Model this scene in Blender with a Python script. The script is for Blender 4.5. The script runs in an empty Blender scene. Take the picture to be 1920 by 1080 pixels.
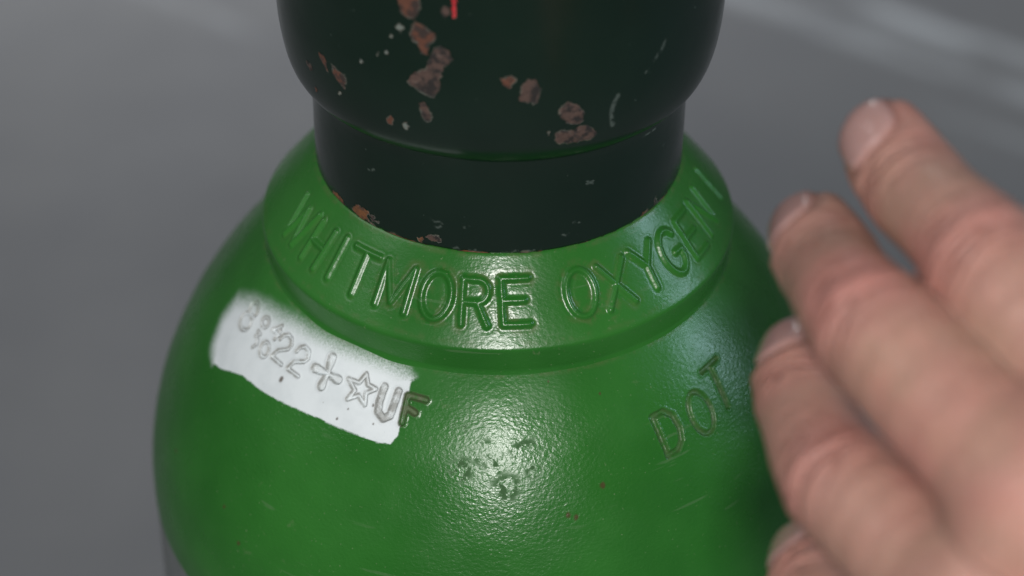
import bpy, math
import numpy as np
from mathutils import Matrix, Vector

# ------------------------------------------------------------------ camera, world, lights
S = 0.001                      # all measures below are millimetres
FLOOR = -430.0                 # floor height; z = 0 is the foot of the cap
sc = bpy.context.scene
COL = sc.collection

def W(p):                      # millimetres round the cylinder axis -> scene metres, floor at z = 0
    return (p[0] * S, p[1] * S, (p[2] - FLOOR) * S)

cam = bpy.data.cameras.new('camera')
cam.lens = 78.75
cam.sensor_width = 36.0
cam.clip_start = 0.02
cam.clip_end = 60
cam.dof.use_dof = True
cam.dof.focus_distance = 0.481
cam.dof.aperture_fstop = 7.6
cam.dof.aperture_blades = 0
cam_o = bpy.data.objects.new('camera', cam)
COL.objects.link(cam_o)
_pitch, _roll = math.radians(36.93), math.radians(0.84)
_d = Vector((0, math.cos(_pitch), -math.sin(_pitch)))
_r0 = Vector((1, 0, 0)); _u0 = _r0.cross(_d)
_r = math.cos(_roll) * _r0 + math.sin(_roll) * _u0
_u = -math.sin(_roll) * _r0 + math.cos(_roll) * _u0
CAM = (3.5, -430.57, 283.2)
m = Matrix((_r, _u, -_d)).transposed().to_4x4()
m.translation = Vector(W(CAM))
cam_o.matrix_world = m
sc.camera = cam_o

world = bpy.data.worlds.new('World'); sc.world = world; world.use_nodes = True
bg = world.node_tree.nodes['Background']
bg.inputs[0].default_value = (0.93, 0.97, 1.0, 1)
bg.inputs[1].default_value = 0.095

def area(name, az, el, dist, target, w, h, power, col, aim=None, spread=180):
    """area lamp seen from `target` (mm) at azimuth az (0 = towards camera, + right) and elevation el"""
    a, e = math.radians(az), math.radians(el)
    v = Vector((math.sin(a) * math.cos(e), -math.cos(a) * math.cos(e), math.sin(e)))
    l = bpy.data.lights.new(name, 'AREA'); l.shape = 'RECTANGLE'; l.size = w; l.size_y = h
    l.energy = power; l.color = col
    o = bpy.data.objects.new(name, l); COL.objects.link(o)
    o.location = Vector(W(target)) + v * dist
    l.spread = math.radians(spread)
    b = o.location - Vector(W(aim if aim else target))
    o.rotation_euler = b.to_track_quat('Z', 'Y').to_euler()
    return o

area('work_lamp', 2, 33, 0.92, (0, -55, -25), 0.13, 0.13, 6.4, (1.0, 0.975, 0.95))
area('room_lamp', -171, 13, 1.32, (0, 0, 0), 0.5, 0.4, 5.5, (0.97, 0.985, 1.0), (-200, 1120, FLOOR), 160)
area('side_fill', -82, 46, 1.5, (-40, -10, -40), 0.8, 0.6, 4.8, (0.96, 0.98, 1.0))  # fill light added to brighten the left of the cylinder
area('window_light', 95, 23, 1.5, (40, -38, -20), 0.24, 0.42, 3.8, (0.58, 0.80, 1.0))

sc.view_settings.view_transform = 'Standard'
sc.view_settings.look = 'None'
sc.view_settings.gamma = 1.0
sc.view_settings.exposure = 0.0
sc.view_settings.use_curve_mapping = False
sc.render.engine = 'CYCLES'
sc.cycles.use_denoising = True
sc.cycles.max_bounces = 5

# ------------------------------------------------------------------ measured marks: (angle round the axis in degrees, mm down the profile)
STAMPS = [('8', [[(-67.17, 7.6), (-66.61, 7.41), (-65.96, 7.41), (-65.32, 7.59), (-64.77, 7.94), (-64.37, 8.4), (-64.16, 8.92), (-64.17, 9.44), (-64.38, 9.89), (-64.79, 10.22), (-65.33, 10.39), (-65.94, 10.39), (-66.56, 10.22), (-67.12, 9.89), (-67.55, 9.44), (-67.79, 8.93), (-67.8, 8.41), (-67.59, 7.95), (-67.17, 7.6)], [(-66.78, 10.6), (-66.05, 10.33), (-65.27, 10.31), (-64.55, 10.53), (-63.98, 10.96), (-63.63, 11.54), (-63.52, 12.21), (-63.67, 12.88), (-64.06, 13.48), (-64.64, 13.93), (-65.35, 14.18), (-66.09, 14.21), (-66.8, 14.02), (-67.38, 13.61), (-67.77, 13.05), (-67.91, 12.38), (-67.77, 11.7), (-67.38, 11.08), (-66.78, 10.6)]], 0.38, 0.45), ('0', [[(-60.87, 7.25), (-60.45, 7.13), (-60.0, 7.16), (-59.57, 7.33), (-59.23, 7.61), (-59.0, 7.97), (-58.92, 8.36), (-58.99, 8.75), (-59.21, 9.07), (-59.54, 9.3), (-59.94, 9.41), (-60.38, 9.38), (-60.8, 9.22), (-61.15, 8.95), (-61.38, 8.59), (-61.48, 8.2), (-61.42, 7.81), (-61.2, 7.48), (-60.87, 7.25)]], 0.32, 0.17), ('4', [[(-55.17, 5.84), (-56.98, 8.1), (-54.2, 7.94)], [(-54.75, 6.9), (-54.76, 9.23)]], 0.34, 0.36), ('3', [[(-60.43, 11.0), (-59.26, 11.09), (-60.24, 12.18), (-58.86, 12.47), (-58.46, 13.36), (-59.0, 14.48)]], 0.32, 0.15), ('0', [[(-56.38, 11.16), (-55.89, 11.07), (-55.38, 11.18), (-54.9, 11.47), (-54.52, 11.92), (-54.28, 12.45), (-54.2, 13.01), (-54.3, 13.53), (-54.55, 13.95), (-54.94, 14.22), (-55.4, 14.3), (-55.9, 14.19), (-56.37, 13.9), (-56.76, 13.47), (-57.02, 12.94), (-57.11, 12.38), (-57.03, 11.86), (-56.78, 11.43), (-56.38, 11.16)]], 0.36, 0.4), ('2', [[(-53.39, 8.22), (-53.11, 7.12), (-52.2, 6.32), (-50.64, 6.5), (-49.65, 7.7), (-49.94, 8.81), (-52.16, 10.61), (-52.94, 12.66), (-49.31, 12.58)]], 0.38, 0.45), ('2', [[(-47.54, 8.0), (-47.31, 6.88), (-46.25, 6.01), (-44.62, 6.38), (-43.88, 7.92), (-44.42, 8.89), (-46.74, 10.26), (-47.4, 12.39), (-43.95, 12.42)]], 0.38, 0.45), ('+', [[(-38.36, 4.88), (-37.79, 8.38)], [(-41.14, 8.78), (-37.85, 8.52)], [(-37.58, 8.52), (-34.68, 8.66)], [(-37.79, 8.74), (-37.75, 11.6)]], 0.95, 0.75), ('star', [[(-28.96, 5.05), (-27.76, 7.17), (-25.67, 7.46), (-27.62, 9.05), (-26.93, 11.54), (-28.97, 10.04), (-30.98, 11.68), (-30.17, 9.29), (-32.48, 7.52), (-29.83, 7.44), (-28.96, 5.05)]], 0.42, 0.5), ('U', [[(-23.97, 6.42), (-24.09, 9.94), (-23.78, 12.08), (-22.35, 13.16), (-21.1, 12.18), (-20.82, 9.0), (-20.64, 6.52)]], 0.75, 0.65), ('F', [[(-18.48, 6.88), (-18.48, 13.03)], [(-18.27, 6.83), (-14.49, 7.15)], [(-18.31, 9.48), (-16.22, 10.32)]], 0.7, 0.6), ('D', [[(32.24, 15.36), (33.16, 24.61)], [(32.24, 15.36), (34.99, 15.11), (36.7, 16.86), (37.21, 19.99), (36.75, 22.73), (35.41, 24.37), (33.12, 24.75)]], 0.6, 0.5), ('O', [[(43.41, 14.51), (44.3, 15.09), (45.01, 16.2), (45.46, 17.7), (45.62, 19.41), (45.48, 21.12), (45.05, 22.63), (44.41, 23.75), (43.61, 24.35), (42.74, 24.36), (41.9, 23.78), (41.19, 22.68), (40.68, 21.19), (40.45, 19.5), (40.53, 17.79), (40.93, 16.28), (41.61, 15.15), (42.47, 14.53), (43.41, 14.51)]], 0.55, 0.45), ('T', [[(47.42, 11.79), (52.75, 11.38)], [(50.0, 12.05), (49.55, 21.93)]], 0.6, 0.55)]
PATCH = [(-73.16, 12.55), (-72.88, 18.12), (-70.29, 23.17), (-67.25, 25.64), (-64.32, 24.85), (-57.22, 20.89), (-49.09, 19.98), (-40.4, 18.68), (-35.16, 18.15), (-27.71, 18.28), (-21.79, 18.4), (-19.69, 18.02), (-18.57, 16.06), (-18.59, 12.75), (-18.3, 7.35), (-18.54, 2.99), (-23.61, 2.06), (-29.83, 1.99), (-37.1, 2.45), (-43.52, 2.87), (-52.79, 3.6), (-62.56, 6.19), (-68.54, 8.9)]
DULL = [(-1.5, 17.25, 3.45), (6.02, 16.77, 3.91), (-5.76, 21.22, 3.45), (2.43, 24.7, 3.91), (0.52, 19.5, 2.99), (7.32, 20.9, 2.3), (-6.9, 12.45, 2.07), (4.66, 12.1, 2.3)]
SPECKS = [(19.52, 26.55, 0.6900000000000001), (14.1, 32.41, 0.5750000000000001), (12.78, 31.68, 0.5750000000000001), (-47.44, 15.33, 0.6900000000000001), (22.79, 6.96, 0.28750000000000003), (-31.66, 16.56, 0.28750000000000003), (-30.06, 13.66, 0.23), (-24.0, 14.89, 0.23), (12.0, 2.28, 0.23), (-48.92, 49.47, 0.46), (-44.03, 55.04, 0.5750000000000001), (-25.11, 11.02, 0.34500000000000003), (-66.45, 51.04, 0.46)]
CHIPS = [('rust', [(-24.33, 68.31), (-23.8, 66.77), (-23.26, 65.21), (-21.78, 64.18), (-20.67, 63.72), (-18.81, 65.06), (-18.05, 66.85), (-18.38, 69.1), (-20.92, 69.98)]), ('rust', [(-20.72, 61.37), (-19.57, 63.59), (-17.75, 63.23), (-14.54, 61.38), (-14.55, 60.03), (-16.0, 58.8), (-16.4, 56.36), (-17.85, 56.47), (-18.92, 58.32), (-20.94, 59.81)]), ('grey', [(-14.93, 58.28), (-13.14, 58.87), (-11.39, 58.07), (-10.52, 56.13), (-11.41, 55.0), (-12.47, 54.19), (-13.57, 51.29), (-13.6, 48.51), (-15.08, 46.7), (-17.28, 46.87), (-19.87, 47.81), (-21.73, 49.19), (-20.92, 51.09), (-16.8, 53.56), (-16.22, 56.05)]), ('grey', [(-18.44, 45.23), (-16.97, 44.78), (-15.6, 41.71), (-16.42, 40.06), (-17.9, 40.54), (-18.89, 43.33)]), ('rust', [(-49.56, 47.92), (-47.24, 47.58), (-46.21, 46.55), (-46.13, 44.05), (-47.52, 45.14), (-48.85, 46.23)]), ('rust', [(-44.56, 46.65), (-42.75, 46.24), (-39.79, 45.51), (-39.44, 44.19), (-40.45, 41.99), (-42.11, 42.85), (-43.78, 44.05)]), ('grey', [(-55.29, 42.98), (-53.53, 43.02), (-52.52, 42.34), (-53.96, 41.16), (-55.44, 41.81)]), ('rust', [(-53.74, 37.46), (-52.75, 37.32), (-52.48, 36.26), (-53.9, 35.4)]), ('rust', [(-27.22, 39.68), (-26.26, 38.98), (-26.67, 37.3), (-27.97, 36.92), (-28.19, 38.44)]), ('pale', [(-23.52, 62.55), (-22.21, 61.75), (-23.2, 60.03), (-24.59, 61.25)]), ('grey', [(-13.6, 67.17), (-12.54, 68.13), (-10.98, 67.97), (-10.99, 66.48), (-12.39, 65.16)]), ('red', [(-10.79, 69.8), (-9.66, 69.91), (-9.74, 65.95), (-10.23, 65.3), (-10.64, 66.19)]), ('pale', [(-25.23, 58.9), (-25.43, 58.44), (-25.87, 58.24), (-26.21, 58.45), (-26.2, 58.91), (-25.84, 59.28), (-25.41, 59.28)]), ('pale', [(-33.75, 50.83), (-33.99, 50.33), (-34.49, 50.07), (-34.88, 50.25), (-34.85, 50.73), (-34.44, 51.15), (-33.95, 51.19)]), ('pale', [(-26.68, 54.98), (-26.91, 54.48), (-27.39, 54.25), (-27.76, 54.47), (-27.75, 54.97), (-27.35, 55.38), (-26.88, 55.39)]), ('pale', [(-29.14, 54.02), (-29.29, 53.69), (-29.61, 53.54), (-29.85, 53.67), (-29.84, 54.0), (-29.58, 54.27), (-29.27, 54.28)]), ('pale', [(-22.07, 37.91), (-22.49, 36.98), (-23.29, 36.58), (-23.83, 37.01), (-23.73, 37.95), (-23.06, 38.68), (-22.33, 38.65)]), ('pale', [(-58.29, 52.08), (-58.51, 51.79), (-58.95, 51.55), (-59.28, 51.54), (-59.25, 51.78), (-58.88, 52.07), (-58.46, 52.2)]), ('pale', [(-42.0, 40.28), (-42.28, 39.82), (-42.78, 39.54), (-43.11, 39.66), (-43.03, 40.08), (-42.59, 40.5), (-42.14, 40.58)]), ('rust', [(0.59, 52.34), (2.53, 53.02), (3.91, 52.89), (4.57, 51.84), (3.03, 50.14), (1.87, 50.15)]), ('grey', [(5.56, 50.43), (6.92, 51.87), (8.77, 52.22), (10.24, 49.46), (9.61, 46.69), (8.68, 46.05), (5.04, 47.18)]), ('grey', [(14.7, 44.26), (16.82, 45.78), (19.33, 44.79), (21.26, 42.25), (21.18, 40.0), (19.44, 39.56), (16.6, 40.79), (15.04, 42.26)]), ('grey', [(14.3, 38.29), (16.24, 38.8), (19.07, 38.07), (20.24, 39.16), (22.31, 39.0), (25.52, 36.55), (24.23, 34.5), (20.78, 34.43), (15.35, 34.72), (14.24, 35.87)]), ('pale', [(12.76, 39.52), (13.31, 38.41), (12.4, 37.46), (12.12, 38.03)]), ('orange', [(-61.83, 1.23), (-58.46, 1.88), (-56.45, 2.0), (-54.15, 1.7), (-52.91, 0.74), (-54.71, 0.52), (-57.07, 0.68), (-60.2, 0.58)]), ('orange', [(-49.76, 1.39), (-46.74, 3.51), (-43.53, 3.76), (-41.52, 3.42), (-40.89, 3.01), (-42.27, 1.9), (-40.51, 0.72), (-42.34, 0.61), (-45.83, 0.59), (-48.42, 0.86)]), ('grey', [(-41.39, 2.84), (-40.56, 2.91), (-39.26, 3.36), (-38.81, 2.88), (-39.33, 1.87), (-36.82, 2.17), (-37.78, 1.44), (-39.67, 1.33), (-40.96, 1.62)]), ('orange', [(-24.4, 1.62), (-22.2, 1.99), (-21.7, 1.47), (-22.74, 0.41), (-23.51, 0.87)]), ('grey', [(-21.43, 2.47), (-19.66, 3.44), (-16.95, 3.51), (-16.48, 1.81), (-17.71, 1.5), (-20.19, 1.67)]), ('orange', [(48.35, 0.21), (49.56, 1.23), (53.42, 1.2)]), ('grey', [(55.22, 1.95), (55.85, 3.18), (57.78, 0.89), (55.37, 0.78)])]
SCRATCHES = [([(44.45, 54.04), (42.25, 51.44), (40.04, 49.92), (37.95, 48.04)], 0.22), ([(30.06, 44.56), (28.96, 42.2), (28.69, 40.17), (29.63, 37.1)], 0.4), ([(46.48, 22.28), (50.04, 21.95), (52.97, 21.94)], 0.18), ([(-19.6, 7.7), (-18.62, 6.85), (-17.15, 7.1), (-16.18, 6.74)], 0.1), ([(-18.36, 5.63), (-17.37, 5.52), (-16.54, 5.93)], 0.1), ([(-9.48, 6.57), (-8.53, 6.94), (-7.74, 6.73)], 0.1), ([(-41.36, 14.45), (-40.06, 14.61), (-38.96, 15.24)], 0.1), ([(-12.69, 0.73), (-11.72, 1.13), (-10.92, 0.95)], 0.1), ([(-7.9, 0.68), (-6.95, 0.48), (-6.16, 0.82)], 0.1), ([(4.62, 0.76), (5.56, 1.01), (6.35, 0.69)], 0.1), ([(9.34, 0.8), (10.3, 0.44), (11.09, 0.65)], 0.1), ([(23.03, 6.28), (24.05, 6.36), (24.93, 5.9)], 0.1), ([(19.76, 3.78), (20.78, 3.33), (21.62, 3.46)], 0.1), ([(26.91, 15.59), (27.96, 15.63), (28.87, 15.15)], 0.1), ([(27.05, 16.24), (28.13, 15.73), (29.02, 15.8)], 0.1)]
# joints of the hand, mm (knuckle, middle joint, end joint, fingertip)
JOINTS = {'index': [(97.3, -166.3, 60.6), (82.0, -131.6, 65.2), (74.7, -105.7, 61.4), (70.5, -91.4, 62.0)], 'middle': [(85.8, -176.3, 52.3), (64.1, -135.1, 53.8), (60.2, -108.0, 46.6), (58.9, -94.8, 44.1)], 'ring': [(77.6, -182.1, 34.6), (59.8, -147.8, 30.3), (56.4, -121.1, 25.8), (57.3, -107.1, 24.5)], 'little': [(74.8, -184.9, 10.9), (62.3, -159.2, 3.5), (59.0, -141.5, -1.3), (58.8, -129.2, -4.9)], 'wrist': [(147.2, -210.1, 10.7), (168.5, -215.5, -4.9)], 'thumb': [(143.3, -171.0, 21.1), (141.1, -129.1, 18.6), (134.3, -99.4, 16.4), (129.3, -81.5, 15.3)]}
# ------------------------------------------------------------------ small helpers
def smooth(a, b, x):
    t = np.clip((x - a) / (b - a), 0, 1)
    return t * t * (3 - 2 * t)

_rng = np.random.default_rng(7)
_LAT = _rng.random((256, 256))

def vnoise(x, y):
    xi, yi = np.floor(x).astype(int), np.floor(y).astype(int)
    fx, fy = x - xi, y - yi
    fx = fx * fx * (3 - 2 * fx); fy = fy * fy * (3 - 2 * fy)
    g = lambda i, j: _LAT[(xi + i) & 255, (yi + j) & 255]
    return (g(0, 0) * (1 - fx) + g(1, 0) * fx) * (1 - fy) + (g(0, 1) * (1 - fx) + g(1, 1) * fx) * fy

def fbm(x, y, o=3):
    v = 0; a = .5
    for k in range(o):
        v = v + a * vnoise(x * 2 ** k + 17.3 * k, y * 2 ** k + 5.1 * k); a *= .5
    return v

def line_dist(X, Y, line):
    """distance, and 0..1 place along, from points to a polyline"""
    best = np.full(X.shape, 1e9)
    for (ax, ay), (bx, by) in zip(line[:-1], line[1:]):
        dx, dy = bx - ax, by - ay
        t = np.clip(((X - ax) * dx + (Y - ay) * dy) / (dx * dx + dy * dy + 1e-12), 0, 1)
        best = np.minimum(best, np.hypot(X - ax - t * dx, Y - ay - t * dy))
    return best

def poly_sd(X, Y, poly):
    """signed distance to a closed polygon, negative inside"""
    d = line_dist(X, Y, list(poly) + [poly[0]])
    ins = np.zeros(X.shape, bool)
    n = len(poly)
    for i in range(n):
        (ax, ay), (bx, by) = poly[i], poly[(i + 1) % n]
        if ay == by: continue
        c = ((ay > Y) != (by > Y)) & (X < (bx - ax) * (Y - ay) / (by - ay) + ax)
        ins ^= c
    return np.where(ins, -d, d)

def new_mesh(name, verts, quads, mat, parent, normals=None, attrs=None):
    me = bpy.data.meshes.new(name)
    nv, nf = len(verts), len(quads)
    me.vertices.add(nv); me.vertices.foreach_set('co', np.asarray(verts, np.float32).ravel())
    me.loops.add(nf * 4); me.loops.foreach_set('vertex_index', np.asarray(quads, np.int32).ravel())
    me.polygons.add(nf); me.polygons.foreach_set('loop_start', np.arange(0, nf * 4, 4, dtype=np.int32))
    me.update(calc_edges=True)
    me.polygons.foreach_set('use_smooth', np.ones(nf, bool))
    for k, v in (attrs or {}).items():
        a = me.attributes.new(k, 'FLOAT', 'POINT'); a.data.foreach_set('value', np.asarray(v, np.float32).ravel())
    if normals is not None:
        me.normals_split_custom_set_from_vertices(np.asarray(normals, np.float32))
    me.materials.append(mat)
    o = bpy.data.objects.new(name, me); COL.objects.link(o)
    if parent is not None:
        o.parent = parent
        o.matrix_parent_inverse = Matrix.Identity(4)
    return o

def resample(prof, step, s_mark=None):
    """polyline profile (r, z) -> evenly spaced s, r, z, normal (r, z)"""
    p = np.asarray(prof, float)
    L = np.r_[0, np.cumsum(np.hypot(*np.diff(p, axis=0).T))]
    n = max(2, int(L[-1] / step)) + 1
    s = np.linspace(0, L[-1], n)
    r = np.interp(s, L, p[:, 0]); z = np.interp(s, L, p[:, 1])
    for _ in range(2):          # soften the corners
        r[1:-1] = .25 * r[:-2] + .5 * r[1:-1] + .25 * r[2:]
        z[1:-1] = .25 * z[:-2] + .5 * z[1:-1] + .25 * z[2:]
    dr, dz = np.gradient(r), np.gradient(z)
    l = np.hypot(dr, dz)
    return s, r, z, np.stack([-dz / l, dr / l], -1)

def fine_thetas(step_deg, span, coarse=3.0):
    a = np.arange(-span, span + 1e-6, step_deg)
    b = np.arange(span + coarse, 360 - span - .5 * coarse, coarse)
    return np.r_[a, b]

def revolve(name, s, r, z, nrm, th, h, ids, id_names, mat, parent, attrs, origin):
    """surface of revolution raised by h along its normal; faces of each id become their own object.
    ids[i, j] is per vertex; a face takes the id its corners share.  id 0 is the thing itself."""
    ns, nt = len(s), len(th)
    t = np.radians(th)[None, :]
    R = r[:, None] + h * nrm[:, 0][:, None]
    Z = z[:, None] + h * nrm[:, 1][:, None]
    P = np.stack([R * np.sin(t), -R * np.cos(t), Z], -1)
    V = (P - np.asarray(origin)) * S
    du = np.roll(V, -1, 1) - np.roll(V, 1, 1)
    dv = np.gradient(V, axis=0)
    N = np.cross(dv, du); N /= np.linalg.norm(N, axis=-1, keepdims=True) + 1e-20
    ref = np.stack([nrm[:, 0][:, None] * np.sin(t), -nrm[:, 0][:, None] * np.cos(t), nrm[:, 1][:, None] + 0 * t], -1)
    N *= np.sign((N * ref).sum(-1, keepdims=True))
    idx = np.arange(ns * nt).reshape(ns, nt)
    a = idx[:-1]; b = np.roll(idx, -1, 1)[:-1]; c = np.roll(idx, -1, 1)[1:]; d = idx[1:]
    Q = np.stack([a, b, c, d], -1).reshape(-1, 4)
    f = ids.ravel()[Q].max(1)
    # face orientation must follow N
    q = Q[len(Q) // 2]
    vv = V.reshape(-1, 3)
    if np.dot(np.cross(vv[q[1]] - vv[q[0]], vv[q[2]] - vv[q[0]]), N.reshape(-1, 3)[q[0]]) < 0:
        Q = Q[:, ::-1]
    nn = N.reshape(-1, 3)
    root = None; out = []
    for k in range(len(id_names) + 1):
        qq = Q[f == k]
        if len(qq) == 0: continue
        u, inv = np.unique(qq, return_inverse=True)
        at = {key: val.ravel()[u] for key, val in attrs.items()}
        if k == 0:
            o = new_mesh(name, vv[u], inv.reshape(-1, 4), mat, parent, nn[u], at); root = o
        else:
            o = new_mesh(id_names[k - 1], vv[u], inv.reshape(-1, 4), mat, root, nn[u], at)
            out.append(o)
    return root, out

# ------------------------------------------------------------------ materials
class NT:
    def __init__(self, name):
        self.m = bpy.data.materials.new(name); self.m.use_nodes = True
        self.t = self.m.node_tree; self.t.nodes.clear()
        self.out = self.n('ShaderNodeOutputMaterial')
        self.b = self.n('ShaderNodeBsdfPrincipled')
        self.t.links.new(self.b.outputs[0], self.out.inputs[0])
        self.co = self.n('ShaderNodeTexCoord')
    def n(self, t, **k):
        x = self.t.nodes.new(t)
        for a, v in k.items(): setattr(x, a, v)
        return x
    def put(self, sock, v):
        if isinstance(v, bpy.types.NodeSocket): self.t.links.new(v, sock)
        elif isinstance(v, (tuple, list)) and len(v) == 3 and sock.type == 'RGBA': sock.default_value = (*v, 1)
        else: sock.default_value = v
    def math(self, op, a, b=0.0, clamp=False):
        x = self.n('ShaderNodeMath', operation=op, use_clamp=clamp)
        self.put(x.inputs[0], a); self.put(x.inputs[1], b); return x.outputs[0]
    def mix(self, f, a, b, blend='MIX'):
        x = self.n('ShaderNodeMix', data_type='RGBA', blend_type=blend)
        self.put(x.inputs['Factor'], f)
        self.put([i for i in x.inputs if i.name == 'A' and i.type == 'RGBA'][0], a)
        self.put([i for i in x.inputs if i.name == 'B' and i.type == 'RGBA'][0], b)
        return [o for o in x.outputs if o.type == 'RGBA'][0]
    def mixf(self, f, a, b):
        x = self.n('ShaderNodeMix', data_type='FLOAT')
        self.put(x.inputs['Factor'], f); self.put(x.inputs['A'], a); self.put(x.inputs['B'], b)
        return x.outputs[0]
    def noise(self, scale, detail=3.0, rough=.5, stretch=None, seed=0.0, dist=0.0):
        v = self.co.outputs['Object']
        if stretch or seed:
            mp = self.n('ShaderNodeMapping')
            mp.inputs['Scale'].default_value = stretch or (1, 1, 1)
            mp.inputs['Location'].default_value = (seed, seed * .7, seed * 1.3)
            self.t.links.new(v, mp.inputs[0]); v = mp.outputs[0]
        x = self.n('ShaderNodeTexNoise')
        x.inputs['Scale'].default_value = scale; x.inputs['Detail'].default_value = detail
        x.inputs['Roughness'].default_value = rough; x.inputs['Distortion'].default_value = dist
        self.t.links.new(v, x.inputs['Vector'])
        return x.outputs[0]
    def ramp(self, f, lo, hi):
        x = self.n('ShaderNodeMapRange', interpolation_type='SMOOTHSTEP')
        self.put(x.inputs[0], f); x.inputs[1].default_value = lo; x.inputs[2].default_value = hi
        return x.outputs[0]
    def attr(self, name):
        return self.n('ShaderNodeAttribute', attribute_name=name).outputs['Fac']
    def bump(self, h, dist, strength=1.0, nrm=None):
        x = self.n('ShaderNodeBump'); x.inputs['Strength'].default_value = strength
        x.inputs['Distance'].default_value = dist
        self.put(x.inputs['Height'], h)
        if nrm is not None: self.put(x.inputs['Normal'], nrm)
        return x.outputs[0]

def green_paint():
    k = NT('green_paint')
    tone = k.noise(28, 3, .6)
    col = k.mix(k.ramp(tone, .3, .7), (.019, .132, .016), (.030, .172, .024))
    fine = k.noise(900, 2, .6)
    # grime in the corners of the letters
    g = k.math('MULTIPLY', k.attr('grime'), k.ramp(k.noise(330, 4, .65, seed=3.1), .42, .62))
    col = k.mix(k.math('MULTIPLY', g, .30), col, (.135, .125, .060))
    # dust specks
    sp = k.ramp(k.noise(1500, 1, .5, seed=9.0), .735, .78)
    col = k.mix(k.math('MULTIPLY', sp, .45), col, (.20, .27, .15))
    # scattered pale scuffs
    sf = k.math('MULTIPLY', k.ramp(k.noise(170, 4, .7, seed=4.0), .64, .74), k.ramp(k.noise(22, 2, .5, seed=1.0), .50, .66))
    col = k.mix(k.math('MULTIPLY', sf, .42), col, (.16, .22, .11))
    # hairline scratches
    hs = k.math('MULTIPLY', k.ramp(k.noise(60, 2, .5, stretch=(1, 1, 16), seed=21.0), .66, .70), k.ramp(k.noise(35, 2, .5, seed=31.0), .50, .62))
    col = k.mix(k.math('MULTIPLY', hs, .30), col, (.13, .22, .11))
    # white spray paint, breaking up into droplets at its soft edge
    w = k.attr('white')
    edge = k.math('MULTIPLY', k.math('MULTIPLY', w, k.math('SUBTRACT', 1.0, w)), 4.5)
    drop = k.math('SUBTRACT', k.noise(2300, 2, .7, seed=6.0), .5)
    wf = k.math('ADD', w, k.math('MULTIPLY', edge, drop), True)
    white = k.mix(k.ramp(k.noise(120, 4, .6, seed=2.0), .35, .75), (.80, .86, .88), (.72, .78, .80))
    spw = k.ramp(k.noise(700, 2, .5, seed=12.0), .74, .80)
    white = k.mix(k.math('MULTIPLY', spw, .6), white, (.20, .20, .17))
    col = k.mix(wf, col, white)
    # bare metal wear in stamped strokes, with shading painted along their edges
    st = k.math('MULTIPLY', k.attr('worn_shade'), k.ramp(k.noise(420, 3, .7, seed=5.0), .25, .60))
    col = k.mix(k.math('MULTIPLY', st, .75), col, (.125, .110, .075))
    # brown and dark specks
    col = k.mix(k.attr('speck'), col, (.075, .045, .02))
    dull = k.math('MULTIPLY', k.attr('dull'), k.ramp(k.noise(340, 4, .68, seed=8.0), .495, .57))
    col = k.mix(k.math('MULTIPLY', dull, .6), col, (.035, .062, .028))
    k.put(k.b.inputs['Base Color'], col)
    rough = k.mixf(k.ramp(k.noise(60, 3, .6, seed=7.0), .3, .7), .25, .34)
    rough = k.mixf(dull, rough, .75)
    rough = k.mixf(wf, rough, .46)
    rough = k.mixf(st, rough, .55)
    k.put(k.b.inputs['Roughness'], rough)
    k.b.inputs['Specular IOR Level'].default_value = .5
    # orange peel: wrinkled, drawn out round the cylinder
    peel = k.math('ADD', k.noise(1050, 2, .55, stretch=(1, 1, 1.5)), k.math('MULTIPLY', fine, .35))
    amt = k.mixf(wf, k.attr('peel'), .10)
    n1 = k.bump(k.math('MULTIPLY', peel, amt), .000115)
    n2 = k.bump(dull, -.00002, 1.0, n1)
    k.put(k.b.inputs['Normal'], n2)
    return k.m

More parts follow.
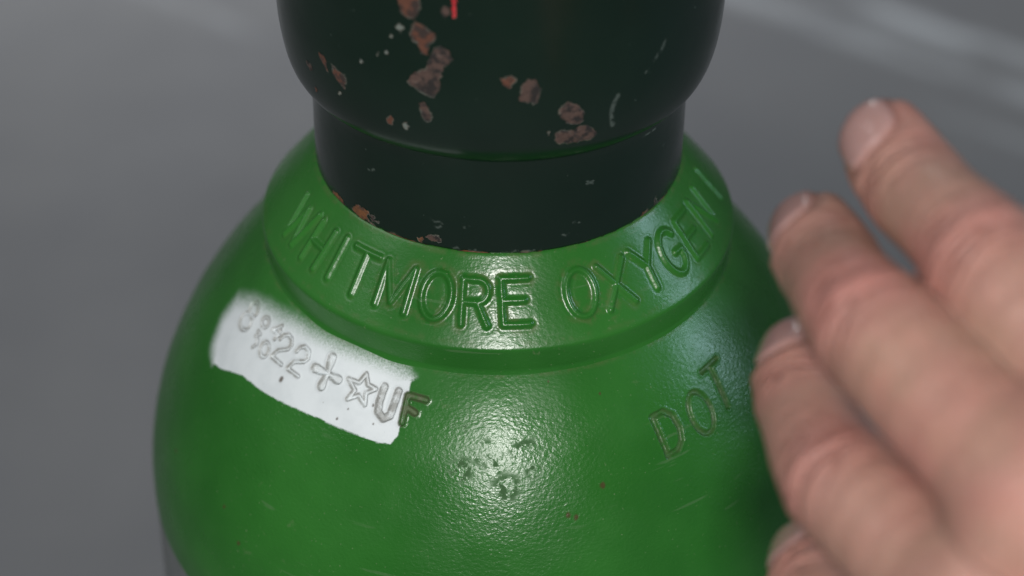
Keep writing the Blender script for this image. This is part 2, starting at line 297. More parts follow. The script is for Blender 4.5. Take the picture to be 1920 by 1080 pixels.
def cap_paint():
    k = NT('dark_green_enamel')
    tone = k.noise(20, 3, .6)
    col = k.mix(k.ramp(tone, .3, .7), (.0033, .0135, .0080), (.0050, .0180, .0108))
    rust = k.mix(k.ramp(k.noise(520, 4, .7), .44, .56), (.120, .042, .022), (.032, .019, .015))
    grey = k.mix(k.ramp(k.noise(420, 4, .7, seed=3.0), .44, .56), (.085, .050, .039), (.015, .012, .011))
    grey = k.mix(k.ramp(k.noise(600, 3, .7, seed=7.0), .58, .66), grey, (.125, .085, .07))
    orange = k.mix(k.ramp(k.noise(380, 4, .6, seed=4.0), .40, .62), (.180, .066, .018), (.062, .030, .018))
    pale = (.16, .185, .165)
    red = (.55, .02, .03)
    kind = k.attr('kind')      # 1 rust 2 grey 3 orange 4 pale 5 red
    def is_(v): return k.math('COMPARE', kind, v)
    def sel(v):
        x = k.n('ShaderNodeMath', operation='COMPARE'); k.put(x.inputs[0], kind); x.inputs[1].default_value = v; x.inputs[2].default_value = .5
        return x.outputs[0]
    ch = rust
    for v, cc in ((2, grey), (3, orange), (4, pale), (5, red)): ch = k.mix(sel(v), ch, cc)
    depth = k.attr('chip')     # 0 outside, rises to 1 inside
    f = k.ramp(depth, .25, .60)
    rim = k.math('MULTIPLY', k.math('MULTIPLY', k.ramp(depth, .1, .40), k.math('SUBTRACT', 1.0, k.ramp(depth, .5, .95))), k.ramp(k.noise(260, 2, .5, seed=11.0), .42, .60))
    col = k.mix(f, col, ch)
    col = k.mix(k.math('MULTIPLY', rim, .55), col, (.22, .23, .19))
    scr = k.math('MULTIPLY', k.attr('scratch'), k.ramp(k.noise(500, 2, .6, seed=2.0), .35, .55))
    col = k.mix(k.math('MULTIPLY', scr, .42), col, (.16, .20, .18))
    dust = k.ramp(k.noise(620, 2, .5, seed=15.0), .735, .79)
    col = k.mix(k.math('MULTIPLY', dust, .35), col, (.10, .14, .12))
    k.put(k.b.inputs['Base Color'], col)
    rough = k.mixf(k.ramp(k.noise(45, 3, .6, seed=1.0), .3, .7), .17, .27)
    rough = k.mixf(f, rough, .88)
    k.put(k.b.inputs['Roughness'], rough)
    k.b.inputs['IOR'].default_value = 1.62
    n1 = k.bump(k.noise(90, 2, .5), .00012)
    n2 = k.bump(k.math('MULTIPLY', k.noise(800, 4, .75), f), .0004, 1.0, n1)
    k.put(k.b.inputs['Normal'], n2)
    return k.m

def body_paint():
    k = NT('grey_body_paint')
    col = k.mix(k.ramp(k.noise(30, 4, .6), .3, .7), (.16, .175, .175), (.22, .235, .235))
    k.put(k.b.inputs['Base Color'], col)
    k.b.inputs['Roughness'].default_value = .45
    k.put(k.b.inputs['Normal'], k.bump(k.noise(500, 2, .5), .0001))
    return k.m

def floor_mat():
    k = NT('grey_floor')
    col = k.mix(k.ramp(k.noise(3.0, 5, .62), .3, .7), (.158, .161, .169), (.193, .195, .199))
    col = k.mix(k.math('MULTIPLY', k.ramp(k.noise(9, 4, .6, seed=2.2), .52, .72), .25), col, (.17, .175, .187))
    # long pale scuffs dragged across the floor
    mp = k.n('ShaderNodeMapping'); mp.inputs['Rotation'].default_value = (0, 0, math.radians(34.5))
    k.t.links.new(k.co.outputs['Object'], mp.inputs[0])
    sx = k.n('ShaderNodeSeparateXYZ'); k.t.links.new(mp.outputs[0], sx.inputs[0])
    ms = k.n('ShaderNodeMapping'); ms.inputs['Scale'].default_value = (12, 60, 1); k.t.links.new(mp.outputs[0], ms.inputs[0])
    x = k.n('ShaderNodeTexNoise'); x.inputs['Scale'].default_value = 1.0; x.inputs['Detail'].default_value = 3
    k.t.links.new(ms.outputs[0], x.inputs['Vector'])
    brk = k.ramp(x.outputs[0], .32, .58)
    for v0, hw, u0, u1, f in ((.769, .011, -.41, -.05, .55), (.809, .009, -.31, -.02, .75), (.789, .030, -.34, -.18, .30), (.72, .006, -.22, .1, .3), (1.02, .012, -.9, -.4, .4), (.55, .008, -.9, -.55, .25)):
        band = k.math('SUBTRACT', 1.0, k.ramp(k.math('ABSOLUTE', k.math('SUBTRACT', sx.outputs[1], v0)), hw * .3, hw * 1.4))
        ends = k.math('MULTIPLY', k.ramp(sx.outputs[0], u0, u0 + .05), k.math('SUBTRACT', 1.0, k.ramp(sx.outputs[0], u1 - .05, u1)))
        mk_ = k.math('MULTIPLY', k.math('MULTIPLY', band, ends), brk)
        col = k.mix(k.math('MULTIPLY', mk_, f), col, (.44, .46, .48))
    k.put(k.b.inputs['Base Color'], col)
    k.put(k.b.inputs['Roughness'], k.mixf(k.ramp(k.noise(5, 4, .6, seed=5.0), .3, .7), .65, .85))
    k.b.inputs['Specular IOR Level'].default_value = .15
    k.put(k.b.inputs['Normal'], k.bump(k.noise(160, 4, .6), .0004))
    return k.m

def skin_mat():
    k = NT('skin')
    cv = k.n('ShaderNodeCombineXYZ')
    k.put(cv.inputs[0], k.attr('along')); k.put(cv.inputs[1], k.attr('across'))
    def folds(sx, sy, detail, seed):
        mp = k.n('ShaderNodeMapping'); mp.inputs['Scale'].default_value = (sx, sy, 1); mp.inputs['Location'].default_value = (seed, seed, seed)
        k.t.links.new(cv.outputs[0], mp.inputs[0])
        x = k.n('ShaderNodeTexNoise'); x.inputs['Scale'].default_value = 1; x.inputs['Detail'].default_value = detail; x.inputs['Distortion'].default_value = .4
        k.t.links.new(mp.outputs[0], x.inputs['Vector'])
        # thin valleys where the noise crosses its middle
        return k.math('SUBTRACT', 1.0, k.ramp(k.math('ABSOLUTE', k.math('SUBTRACT', x.outputs[0], .5)), .0, .075))
    fold = k.attr('fold')
    deep = k.math('MULTIPLY', folds(.33, .055, 1.5, 2.0), k.ramp(fold, .12, .7))
    thin = folds(.8, .22, 2, 7.0)
    col = k.mix(k.ramp(k.noise(55, 4, .6), .32, .68), (.465, .255, .196), (.520, .292, .230))
    col = k.mix(k.math('MULTIPLY', k.ramp(k.noise(38, 3, .6, seed=3.0), .42, .66), .50), col, (.565, .235, .200))
    col = k.mix(k.math('MULTIPLY', k.ramp(k.noise(48, 3, .6, seed=13.0), .52, .70), .40), col, (.47, .30, .21))
    col = k.mix(k.math('MULTIPLY', k.attr('knuckle'), .55), col, (.585, .240, .210))
    col = k.mix(k.math('MULTIPLY', deep, .42), col, (.27, .105, .080))
    col = k.mix(k.math('MULTIPLY', thin, .10), col, (.27, .12, .09))
    col = k.mix(k.math('MULTIPLY', k.attr('crease'), .55), col, (.25, .095, .072))
    nail = k.attr('nail')
    nc = k.mix(k.attr('nail_tip'), (.50, .30, .275), (.66, .58, .53))
    col = k.mix(nail, col, nc)
    k.put(k.b.inputs['Base Color'], col)
    k.put(k.b.inputs['Roughness'], k.mixf(nail, k.mixf(k.ramp(k.noise(200, 3, .6, seed=5.0), .3, .7), .42, .56), .22))
    k.b.inputs['Subsurface Weight'].default_value = .15
    k.b.inputs['Subsurface Radius'].default_value = (1.0, .35, .2)
    k.b.inputs['Subsurface Scale'].default_value = .002
    hgt = k.math('ADD', k.math('MULTIPLY', deep, -1.6), k.math('MULTIPLY', thin, -.35))
    hgt = k.math('ADD', hgt, k.math('MULTIPLY', k.noise(700, 3, .6), .5))
    hgt = k.math('MULTIPLY', hgt, k.math('SUBTRACT', 1.0, nail))
    k.put(k.b.inputs['Normal'], k.bump(hgt, .00028))
    return k.m

M_GREEN, M_CAP, M_BODY, M_FLOOR, M_SKIN = green_paint(), cap_paint(), body_paint(), floor_mat(), skin_mat()

# ------------------------------------------------------------------ setting: the floor
xs = np.linspace(-4.0, 4.0, 25); ys = np.linspace(-3.0, 6.0, 25)
X, Y = np.meshgrid(xs, ys, indexing='ij')
V = np.stack([X, Y, 0 * X], -1).reshape(-1, 3)
ix = np.arange(625).reshape(25, 25)
Q = np.stack([ix[:-1, :-1], ix[1:, :-1], ix[1:, 1:], ix[:-1, 1:]], -1).reshape(-1, 4)
fl = new_mesh('floor', V, Q, M_FLOOR, None)
fl['kind'] = 'structure'

# ------------------------------------------------------------------ the gas cylinder
root = bpy.data.objects.new('gas_cylinder', None)
COL.objects.link(root)
root.location = (0, 0, 0)
root.empty_display_size = .05
root['label'] = 'green steel gas cylinder with dark green chipped cap, raised lettering on its neck ring'
root['category'] = 'gas cylinder'
ORG = (0, 0, FLOOR)

# ---- shoulder: superelliptic dome with stamped marks and a sprayed white patch
Rb, bb, nn_, z0, r0 = 86., 90., 1.8, -22.8, 54.4
ang = np.linspace(0, np.pi / 2, 400)
pr = Rb * np.cos(ang) ** (2 / nn_); pz = bb * np.sin(ang) ** (2 / nn_)
pz = pz + (z0 - np.interp(r0, pr[::-1], pz[::-1]))
mk = pr >= r0
SHP = np.concatenate([[(r0, z0)], np.stack([pr[mk][::-1], pz[mk][::-1]], -1), [(86., -93.)]])
s, r, z, nrm = resample(SHP, .25)
th = fine_thetas(.19, 100)
TH, SS = np.meshgrid(th, s)
RR = r[:, None] + 0 * TH
h = np.zeros(TH.shape); ids = np.zeros(TH.shape, int); names = []
white = np.zeros(TH.shape); worn_shade = np.zeros(TH.shape); dull = np.zeros(TH.shape); speck = np.zeros(TH.shape)

def local(th_c, s_c):
    """millimetre map round a point of the surface: x round the axis, y down the profile"""
    return np.radians(TH - th_c) * RR, SS - s_c

def to_local(pts, th_c, s_c):
    rr = np.interp([p[1] for p in pts], s, r)
    return [(math.radians(p[0] - th_c) * q, p[1] - s_c) for p, q in zip(pts, rr)]

def window(pts, pad):
    """grid slice round a list of (theta, s)"""
    t0, t1 = min(p[0] for p in pts) - pad * 1.4, max(p[0] for p in pts) + pad * 1.4
    a0, a1 = min(p[1] for p in pts) - pad, max(p[1] for p in pts) + pad
    j = np.where((th >= t0) & (th <= t1))[0]; i = np.where((s >= a0) & (s <= a1))[0]
    return np.s_[i[0]:i[-1] + 1, j[0]:j[-1] + 1]

# gentle unevenness of the forged dome
h += .25 * (fbm(TH * .09 + 40, SS * .11, 2) - .37)

pc = (sum(p[0] for p in PATCH) / len(PATCH), sum(p[1] for p in PATCH) / len(PATCH))
w = window(PATCH, 6)
X, Y = local(*pc); X, Y = X[w], Y[w]
poly = to_local(PATCH, *pc)
wob = (fbm(X * .9 + 9, Y * .9, 3) - .44)
sd = poly_sd(X, Y, poly) + .35 * wob
dsh = line_dist(X, Y, poly[3:16]); dso = line_dist(X, Y, poly[15:] + poly[:4])
soft = smooth(-1.2, 1.2, dsh - dso)
width = .14 + 3.0 * soft
white[w] = 1 - smooth(-1, 1, (sd - .45 * soft) / width)
h[w] += .05 * (white[w] > .5) * (1 - soft)
names.append('paint_patch')
ids[w][white[w] > .5] = 1

for ch, lines, hw, dep in STAMPS:
    allp = [p for l in lines for p in l]
    c = (sum(p[0] for p in allp) / len(allp), sum(p[1] for p in allp) / len(allp))
    w = window(allp, 2.5)
    X, Y = local(*c); X, Y = X[w], Y[w]
    X = X + .12 * (fbm(X * 1.3 + 3 * c[0], Y * 1.3, 2) - .37); Y = Y + .12 * (fbm(X * 1.3 + 70, Y * 1.3 + c[1], 2) - .37)
    d = np.full(X.shape, 1e9)
    for l in lines:
        ll = to_local(l, *c)
        dd = line_dist(X, Y, ll)
        if ch == '+':           # tapered punch strokes, deepest in the middle
            q = ll[0] if math.hypot(*ll[0]) < math.hypot(*ll[-1]) else ll[-1]
            dd = dd + .55 - .55 * np.clip(np.hypot(X - q[0], Y - q[1]) / 2.6, 0, 1)
        d = np.minimum(d, dd)
    dep *= 1.35
    prof = -dep * (1 - smooth(hw - .30, hw + .14, d)) + .14 * dep * np.exp(-((d - hw - .36) / .22) ** 2)
    h[w] += prof
    k_ = .45 if ch in 'DOT' else .8 if ch in 'UF' else (.30 if ch in ('+', 'star') else .12)
    worn_shade[w] = np.maximum(worn_shade[w], k_ * (1 - smooth(hw - .15, hw + .2, d)))
    worn_shade[w] = np.maximum(worn_shade[w], (.30 if ch in 'DOT' else 1.0) * np.exp(-((d - hw) / .24) ** 2))  # painted shading: dark line along the stroke edges
    if ch == 'F': white[w] *= smooth(hw - .1, hw + .2, d)
    names.append('stamped_character')
    ids[w][d < hw + .12] = len(names)

for t_, s_, rad in DULL:
    X, Y = local(t_, s_)
    dull = np.maximum(dull, 1 - smooth(rad * .4, rad * 1.1, np.hypot(X, Y) + 1.0 * (fbm(X * .8 + t_ * 9, Y * .8, 2) - .37)))
for t_, s_, rad in SPECKS:
    X, Y = local(t_, s_)
    speck = np.maximum(speck, .85 * (1 - smooth(rad * .5, rad * 1.2, np.hypot(X, Y * .8) + .7 * rad * (fbm(X * 1.6 + t_ * 5, Y * 1.6, 2) - .37))))
# grime along the foot of the neck ring
grime = .9 * (1 - smooth(.3, 1.6, SS))
peel = .55 + .45 * smooth(4, 12, SS)
shoulder, chars = revolve('shoulder', s, r, z, nrm, th, h, ids, names, M_GREEN, root,
    dict(white=white, worn_shade=worn_shade, dull=dull, speck=speck, grime=grime, peel=peel), ORG)
for o in chars:
    if o.name.startswith('paint_patch'): o['label'] = 'white sprayed patch under the stamped numbers'

# ---- straight grey wall of the cylinder, rounded in at the foot
BP = [(85.85, -92.4), (85.85, FLOOR + 26)] + [(85.85 - 12 * (1 - math.cos(a)), FLOOR + 26 - 26 * math.sin(a)) for a in np.linspace(.1, math.pi / 2, 10)] + [(60, FLOOR + .2), (1, FLOOR + 4)]
s, r, z, nrm = resample(BP, 2.0)
th = np.arange(0, 360, 2.0)
revolve('body', s, r, z, nrm, th, np.zeros((len(s), len(th))), np.zeros((len(s), len(th)), int), [], M_BODY, root, {}, ORG)

# ---- neck ring with raised lettering
RP = [(33., 4.0), (38., 2.0), (42., 0.), (54.6, -15.48), (54.9, -15.95), (54.95, -16.5), (54.35, -22.0), (54.7, -23.2), (55.4, -23.9)]
s, r, z, nrm = resample(RP, .2)
k0 = np.argmin(np.hypot(r - 42, z)); s = s - s[k0]      # s = 0 at the foot of the cap
th = fine_thetas(.21, 112)
TH, SS = np.meshgrid(th, s); RR = r[:, None] + 0 * TH
h = np.zeros(TH.shape); ids = np.zeros(TH.shape, int); names = []
h += .12 * (fbm(TH * .12, SS * .2 + 8, 2) - .37)

def arc(cx, cy, rx, ry, a0, a1, n=14):
    return [(cx + rx * math.cos(math.radians(a)), cy + ry * math.sin(math.radians(a))) for a in np.linspace(a0, a1, n)]
# unit glyphs, x -0.5..0.5, y 0 (top) .. 1
GL = {
 'W': [[(-.70, 0), (-.36, 1), (0, .12), (.36, 1), (.70, 0)]],
 'H': [[(-.42, 0), (-.42, 1)], [(.42, 0), (.42, 1)], [(-.42, .5), (.42, .5)]],
 'I': [[(0, 0), (0, 1)]],
 'T': [[(-.55, 0), (.55, 0)], [(0, 0), (0, 1)]],
 'M': [[(-.58, 1), (-.54, 0), (0, .86), (.54, 0), (.58, 1)]],
 'O': [arc(0, .5, .53, .52, 0, 360, 28)],
 'R': [[(-.45, 1), (-.45, 0), (.08, 0)] + arc(.08, .25, .36, .25, -90, 90) + [(-.45, .5)], [(.08, .5), (.46, 1)]],
 'E': [[(.48, 0), (-.45, 0), (-.45, 1), (.48, 1)], [(-.45, .48), (.32, .48)]],
 'X': [[(-.54, 0), (.54, 1)], [(.54, 0), (-.54, 1)]],
 'Y': [[(-.52, 0), (0, .46), (.52, 0)], [(0, .46), (0, 1)]],
 'G': [arc(0, .5, .52, .52, -42, -338, 26) , [(.44, .70), (.44, .55), (.08, .55)]],
 'N': [[(-.46, 1), (-.46, 0), (.46, 1), (.46, 0)]],
}
TEXT = [('W', -66.0), ('H', -54.7), ('I', -46.4), ('T', -37.8), ('M', -26.6), ('O', -15.3), ('R', -5.2), ('E', 5.0),
        ('O', 22.4), ('X', 32.5), ('Y', 43.5), ('G', 53.4), ('E', 63.3), ('N', 73.8), ('I', 88.0)]
LW, LH = 6.2, 9.9
grime = np.zeros(TH.shape)
for i, (ch, tc) in enumerate(TEXT):
    jit = .25 * math.sin(i * 2.3)
    j = np.where(np.abs(th - tc) < 9)[0]; ii = np.where((s > 1.5) & (s < 19))[0]
    w = np.s_[ii[0]:ii[-1] + 1, j[0]:j[-1] + 1]
    X = np.radians(TH[w] - tc) * RR[w] / LW
    Y = (SS[w] - 5.3 - jit) / LH
    X = X + .02 * (fbm(X * 4 + i * 3, Y * 4, 2) - .37) + .03 * math.sin(i * 1.7) * (Y - .5)
    d = np.full(X.shape, 1e9)
    for l in GL[ch]:
        d = np.minimum(d, line_dist(X * LW, Y * LH, [(a * LW, b * LH) for a, b in l]))
    hw = .58
    hgt = .58 + .10 * math.sin(i * 3.1)
    up = hgt * np.cos(np.pi / 2 * np.clip(d / (hw + .46), 0, 1)) ** 1.6
    h[w] += up - .04 * np.exp(-((d - hw - .80) / .30) ** 2)
    grime[w] = np.maximum(grime[w], (1 - smooth(.6, 2.4, d - hw)) * smooth(-.15, .35, d - hw))
    names.append('raised_letter'); ids[w][d < hw + .44] = len(names)
grime *= (.35 + .65 * smooth(-40, -24, TH) * (1 - smooth(30, 40, TH))) 
grime = np.maximum(grime, .8 * (1 - smooth(.2, 1.2, np.abs(SS - .3))))
grime = np.maximum(grime, .5 * np.exp(-((SS - 19.2) / .7) ** 2))
zero = np.zeros(TH.shape)
peel = .32 + .30 * np.exp(-(TH / 18.) ** 2) + .15 * smooth(30, 50, TH)
ring, letters = revolve('neck_ring', s, r, z, nrm, th, h, ids, names, M_GREEN, root,
    dict(white=zero, worn_shade=zero, dull=zero, speck=zero, grime=grime, peel=peel), ORG)

# ---- screwed-on cap with paint chips down to rusty metal
a_ = np.linspace(0, np.pi / 2, 60)
CP = [(40.6, .6), (41.6, .0), (42., .5), (42., 17.), (42.06, 19.5), (42.22, 22.), (42.5, 24.), (42.95, 25.6), (43.5, 26.5)] + [(42.5 + 6.5 * math.sin(a) ** .8, 49 - 24 * math.cos(a) ** .8) for a in a_ if a > .16] + [(49., 112.)]
CP += [(16 + 33 * math.cos(a), 112 + 34 * math.sin(a)) for a in np.linspace(.06, math.pi / 2, 30)] + [(6, 146), (.8, 146.)]
s, r, z, nrm = resample(CP, .27)
k0 = np.argmin(np.hypot(r - 42, z - .5)); s = s - s[k0] + .5
keep = np.ones(len(s), bool); far = np.where(s > 78)[0]; keep[far] = (far % 8 == 0); keep[-1] = True
s, r, z, nrm = s[keep], r[keep], z[keep], nrm[keep]
th = fine_thetas(.32, 84)
TH, SS = np.meshgrid(th, s); RR = r[:, None] + 0 * TH
h = np.zeros(TH.shape); ids = np.zeros(TH.shape, int); names = []
h += .22 * (fbm(TH * .06 + 4, SS * .09, 2) - .37)
chip = np.zeros(TH.shape); kind = np.zeros(TH.shape); scr = np.zeros(TH.shape)
KIND = dict(rust=1, grey=2, orange=3, pale=4, red=5)
for kd, pts in CHIPS:
    c = (sum(p[0] for p in pts) / len(pts), sum(p[1] for p in pts) / len(pts))
    w = window(pts, 1.6)
    X, Y = local(*c); X, Y = X[w], Y[w]
    poly = to_local(pts, *c)
    sd = poly_sd(X, Y, poly) + 1.05 * (fbm(X * 1.9 + c[0] * 7, Y * 1.9 + c[1], 4) - .46)
    v = 1 - smooth(-.30, .14, sd)
    dp = {4: .03, 5: -.05}.get(KIND[kd], .09)
    h[w] -= dp * (1 - smooth(-.16, .06, sd))
    if KIND[kd] < 4: h[w] += .015 * np.exp(-((sd - .22) / .16) ** 2) - .06 * (fbm(X * 1.1 + 5, Y * 1.1, 3) > .50) * (sd < -.25)
    m_ = v > chip[w]
    chip[w] = np.where(m_, v, chip[w])
    kind[w] = np.where(v > .02, KIND[kd], kind[w])
    names.append('red_mark' if kd == 'red' else 'paint_chip')
    ids[w][sd < .05] = len(names)
# flaked, rusty lip
lip = (1 - smooth(.25, 1.5, SS + 3.2 * (fbm(TH * .22 + 3, SS * .5, 4) - .20))) * (SS < 3)
m_ = (lip > chip) & (np.abs(TH) < 80)
chip = np.where(m_, lip * .9, chip); kind = np.where(m_ & (lip > .02), 3, kind)
h -= .12 * smooth(.35, .6, lip) * m_
for pts, hw in SCRATCHES:
    c = (sum(p[0] for p in pts) / len(pts), sum(p[1] for p in pts) / len(pts))
    w = window(pts, 1.2)
    X, Y = local(*c); X, Y = X[w], Y[w]
    d = line_dist(X + .5 * (fbm(X * .9, Y * .9 + 3, 2) - .37), Y + .4 * (fbm(X * 1.1 + 20, Y * 1.1, 2) - .37), to_local(pts, *c))
    scr[w] = np.maximum(scr[w], 1 - smooth(hw * .6, hw + .25, d))
cap, chips = revolve('valve_cap', s, r, z, nrm, th, h, ids, names, M_CAP, root, dict(chip=chip, kind=kind, scratch=scr), ORG)

# ------------------------------------------------------------------ the hand
def hand():
    Jt = {k: np.array(v, float) for k, v in JOINTS.items()}
    camp = np.array(CAM)
    paths = {}
    prims = []                  # (group, a, b, ra, rb)
    RAD = dict(index=(12.4, 10.5, 9.3, 8.2), middle=(12.9, 10.7, 9.3, 8.1), ring=(12.0, 10.1, 9.0, 7.9), little=(11.0, 9.3, 8.2, 7.0))
    fingers = ('index', 'middle', 'ring', 'little')
    for f in fingers:
        P = Jt[f]; R4 = np.array(RAD[f]); K = 18
        Pe = np.vstack([2 * P[0] - P[1], P, 2 * P[3] - P[2]])
        path, rad = [], []
        for i in range(3):
            for q in range(K // 3):
                u = q / (K // 3)
                p0, p1, p2, p3 = Pe[i:i + 4]
                path.append(.5 * (2 * p1 + (p2 - p0) * u + (2 * p0 - 5 * p1 + 4 * p2 - p3) * u * u + (3 * p1 - p0 - 3 * p2 + p3) * u ** 3))
                rad.append((R4[i] + (R4[i + 1] - R4[i]) * u) * (1 - (.05, .075, -.03)[i] * math.sin(math.pi * u)))
        path.append(P[3]); rad.append(R4[3]); paths[f] = np.array(path)
        for i in range(len(path) - 1): prims.append((f, path[i], path[i + 1], rad[i], rad[i + 1]))
    wr, fo = Jt['wrist']
    for f, rr in zip(fingers, (12.5, 13, 12.5, 11.5)):
        off = {'index': .35, 'middle': .12, 'ring': -.12, 'little': -.32}[f]
        side = (Jt['index'][0] - Jt['little'][0]); side = side / np.linalg.norm(side)
        b = wr + side * off * 46
        prims.append(('palm', Jt[f][0], b, rr, 15.0))
    prims.append(('palm', wr + side * 9, fo + side * 12, 20, 22)); prims.append(('palm', wr - side * 9, fo - side * 12, 20, 22))
    t = Jt['thumb']
    for i in range(3): prims.append(('thumb', t[i], t[i + 1], (15, 11.5, 9.8, 8.4)[i], (15, 11.5, 9.8, 8.4)[i + 1]))
    prims.append(('palm', t[0], wr + side * 10, 15, 17))
    pts = np.concatenate([np.stack([p[1], p[2]]) for p in prims])
    lo, hi = pts.min(0) - 30, pts.max(0) + 30
    vs = .85
    n = np.ceil((hi - lo) / vs).astype(int) + 1
    BIG = 12.0
    def rc(P, a, b, ra, rb):
        ab = b - a; L2 = ab @ ab
        tt = np.clip(((P - a) @ ab) / L2, 0, 1)
        return np.linalg.norm(P - a - tt[..., None] * ab, axis=-1) - (ra + (rb - ra) * tt)
    def smin(x, y, k):
        hh = np.clip(.5 + .5 * (y - x) / k, 0, 1)
        return y + (x - y) * hh - k * hh * (1 - hh)
    fields = {}
    for g, a, b, ra, rb in prims:
        F = fields.setdefault(g, np.full(n, BIG, np.float32))
        l = np.maximum(np.floor((np.minimum(a, b) - max(ra, rb) - BIG - lo) / vs).astype(int), 0)
        u = np.minimum(np.ceil((np.maximum(a, b) + max(ra, rb) + BIG - lo) / vs).astype(int) + 1, n)
        g3 = np.stack(np.meshgrid(*[lo[i] + vs * np.arange(l[i], u[i]) for i in range(3)], indexing='ij'), -1)
        sl = tuple(slice(l[i], u[i]) for i in range(3))
        F[sl] = smin(F[sl], np.minimum(rc(g3, a, b, ra, rb), BIG), 9.0 if g == 'palm' else .5).astype(np.float32)
    A = fields['palm']
    A = smin(A, fields['thumb'], 7.0)
    Fg = fields['index']
    for f in fingers[1:]: Fg = smin(Fg, fields[f], .8)
    A = smin(A, Fg, 5.0).astype(np.float32)
    # surface nets
    ins = A < 0
    c = np.zeros(np.array(n) - 1, np.uint8)
    for i in (0, 1):
        for j in (0, 1):
            for k in (0, 1):
                c += ins[i:n[0] - 1 + i, j:n[1] - 1 + j, k:n[2] - 1 + k]
    act = np.argwhere((c > 0) & (c < 8))
    cid = np.full(c.shape, -1, np.int64); cid[tuple(act.T)] = np.arange(len(act))
    corners = [(i, j, k) for i in (0, 1) for j in (0, 1) for k in (0, 1)]
    val = {q: A[act[:, 0] + q[0], act[:, 1] + q[1], act[:, 2] + q[2]].astype(float) for q in corners}
    acc = np.zeros((len(act), 3)); cnt = np.zeros(len(act))
    for q in corners:
        for ax in range(3):
            if q[ax]: continue
            q2 = list(q); q2[ax] = 1; q2 = tuple(q2)
            v0, v1 = val[q], val[q2]
            cr = (v0 < 0) != (v1 < 0)
            tt = np.where(cr, v0 / np.where(cr, v0 - v1, 1), 0)
            p = np.tile(np.array(q, float), (len(act), 1)); p[:, ax] = tt
            acc[cr] += p[cr]; cnt[cr] += 1
    Vv = lo + vs * (act + acc / cnt[:, None])
    quads = []
    for ax in range(3):
        b1, b2 = [(1, 2), (2, 0), (0, 1)][ax]
        sl0 = [slice(None)] * 3; sl1 = [slice(None)] * 3
        sl0[ax] = slice(0, n[ax] - 1); sl1[ax] = slice(1, n[ax])
        e0, e1 = ins[tuple(sl0)], ins[tuple(sl1)]
        ed = np.argwhere(e0 != e1)
        ed = ed[(ed[:, b1] > 0) & (ed[:, b2] > 0) & (ed[:, b1] < n[b1] - 1) & (ed[:, b2] < n[b2] - 1)]
        fl_ = e0[tuple(ed.T)]
        def cell(o1, o2):
            q = ed.copy(); q[:, b1] -= o1; q[:, b2] -= o2
            return cid[tuple(q.T)]
        qd = np.stack([cell(1, 1), cell(0, 1), cell(0, 0), cell(1, 0)], -1)
        qd[~fl_] = qd[~fl_][:, ::-1]
        quads.append(qd)
    Qd = np.concatenate(quads); Qd = Qd[(Qd >= 0).all(1)]
    # light smoothing
    e = np.concatenate([Qd[:, [0, 1]], Qd[:, [1, 2]], Qd[:, [2, 3]], Qd[:, [3, 0]]])
    for lam in (.5, -.52, .5, -.52, .5, -.52):
        sm = np.zeros_like(Vv); ct = np.zeros(len(Vv))
        for a, b in ((0, 1), (1, 0)):
            for x in range(3): sm[:, x] += np.bincount(e[:, a], Vv[e[:, b], x], len(Vv))
            ct += np.bincount(e[:, a], minlength=len(Vv))
        Vv = Vv + lam * (sm / ct[:, None] - Vv)
    def normals(V):
        fn = np.cross(V[Qd[:, 2]] - V[Qd[:, 0]], V[Qd[:, 3]] - V[Qd[:, 1]])
        N = np.zeros_like(V)
        for k in range(4):
            for x in range(3): N[:, x] += np.bincount(Qd[:, k], fn[:, x], len(V))
        return N / (np.linalg.norm(N, axis=1, keepdims=True) + 1e-12)
    N = normals(Vv)
    disp = np.zeros(len(Vv)); knuckle = np.zeros(len(Vv)); crease = np.zeros(len(Vv)); nail = np.zeros(len(Vv)); ntip = np.zeros(len(Vv))
    fold = np.zeros(len(Vv)); along = np.zeros(len(Vv)); across = np.zeros(len(Vv))
    left = -np.array(_r)
    # which finger a vertex is on
    fd = []
    for f in fingers:
        dd = np.full(len(Vv), 1e9)
        for g, a, b, ra, rb in prims:
            if g == f: dd = np.minimum(dd, rc(Vv, a, b, ra, rb))
        fd.append(dd)
    own = np.argmin(np.stack(fd), 0); near = np.min(np.stack(fd), 0) < 3
    for fi, f in enumerate(fingers):
        j = Jt[f]; R4 = RAD[f]
        on = (own == fi) & near
        for ji, (amp, spread, nw) in ((1, (.30, 6.0, 5)), (2, (.22, 3.6, 3))):
            ax = j[ji] - j[ji - 1]; ax /= np.linalg.norm(ax)
            ax2 = j[ji + 1] - j[ji]; ax2 /= np.linalg.norm(ax2)
            am = ax + ax2; am /= np.linalg.norm(am)
            view = camp - j[ji]; view /= np.linalg.norm(view)
            dn = view + .35 * left; dn = dn - (dn @ am) * am; dn /= np.linalg.norm(dn)
            sd_ = np.cross(am, dn)
            q = Vv - j[ji]
            ta = q @ am; tl = q @ sd_; td = q @ dn
            dm = on * smooth(-.1, .6, td / R4[ji]) * np.exp(-(ta / (spread * 1.5)) ** 2)
            knuckle = np.maximum(knuckle, dm * (1 if ji == 1 else .45))
            disp += dm * (.30 if ji == 1 else .15) * np.exp(-(ta / spread) ** 2)
            fold = np.maximum(fold, dm)
        # distance along the finger and across it, for the fine skin folds
        pth = paths[f]; L = np.r_[0, np.cumsum(np.linalg.norm(np.diff(pth, axis=0), axis=1))]
        oi = np.where(own == fi)[0]
        bd = np.full(len(oi), 1e9)
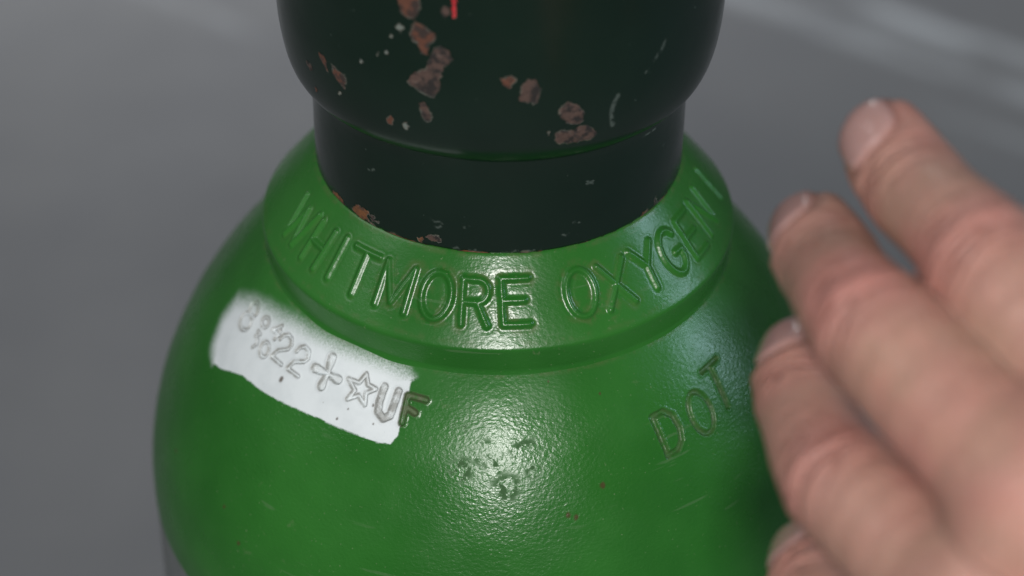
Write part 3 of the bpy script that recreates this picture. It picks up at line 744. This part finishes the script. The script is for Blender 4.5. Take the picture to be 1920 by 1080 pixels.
        for i in range(len(pth) - 1):
            a, bq = pth[i], pth[i + 1]; ab = bq - a
            t_ = ((Vv[oi] - a) @ ab) / (ab @ ab)
            t_ = np.clip(t_, 0 if i else -3, 1 if i < len(pth) - 2 else 3)
            dd = np.linalg.norm(Vv[oi] - a - t_[:, None] * ab, axis=1)
            m2 = dd < bd
            bd[m2] = dd[m2]; along[oi[m2]] = (L[i] + t_ * np.linalg.norm(ab))[m2] + 100 * fi
        across[oi] = (Vv[oi] - pth[0]) @ sd_
        # nail on the last bone
        tip = j[3]; ax = j[3] - j[2]; ax /= np.linalg.norm(ax)
        view = camp - tip; view /= np.linalg.norm(view)
        dn = view + .38 * left; dn = dn - (dn @ ax) * ax; dn /= np.linalg.norm(dn)
        sd_ = np.cross(ax, dn)
        q = Vv - tip; ta = q @ ax; tl = q @ sd_; td = q @ dn
        hwid = R4[3] * .78; back, front = -8.0, R4[3] * .80
        ex = np.abs(tl) / hwid
        ey = np.abs(ta - (back + front) / 2) / ((front - back) / 2)
        e_ = (ex ** 3.2 + ey ** 3.2) ** (1 / 3.2)
        okd = on & (td > 0)
        nm = okd * (1 - smooth(.93, 1.02, e_))
        nail = np.maximum(nail, nm)
        crease = np.maximum(crease, okd * np.exp(-((e_ - 1.05) / .10) ** 2))
        ntip = np.maximum(ntip, okd * smooth(front - 2.0, front - 1.2, ta))
        disp += okd * (-.55 * np.exp(-((e_ - 1.06) / .09) ** 2) * (ta < front - 1.5) + .30 * nm + .35 * np.exp(-((e_ - 1.3) / .16) ** 2) * (ta < front - 2))
    # tendons and soft unevenness
    disp += .5 * (fbm(Vv[:, 0] * .12 + 3, Vv[:, 1] * .12 + Vv[:, 2] * .1, 3) - .44)
    Vv = Vv + N * disp[:, None]
    N = normals(Vv)
    org = np.array(wr)
    o = new_mesh('hand', (Vv - org) * S, Qd, M_SKIN, None, None,
                 dict(knuckle=knuckle, crease=crease, fold=fold, along=along, across=across, nail=nail, nail_tip=ntip))
    o.location = W(org)
    o['label'] = "person's bare hand with bent fingers reaching in beside the green cylinder"
    o['category'] = 'hand'
    return o

hand()
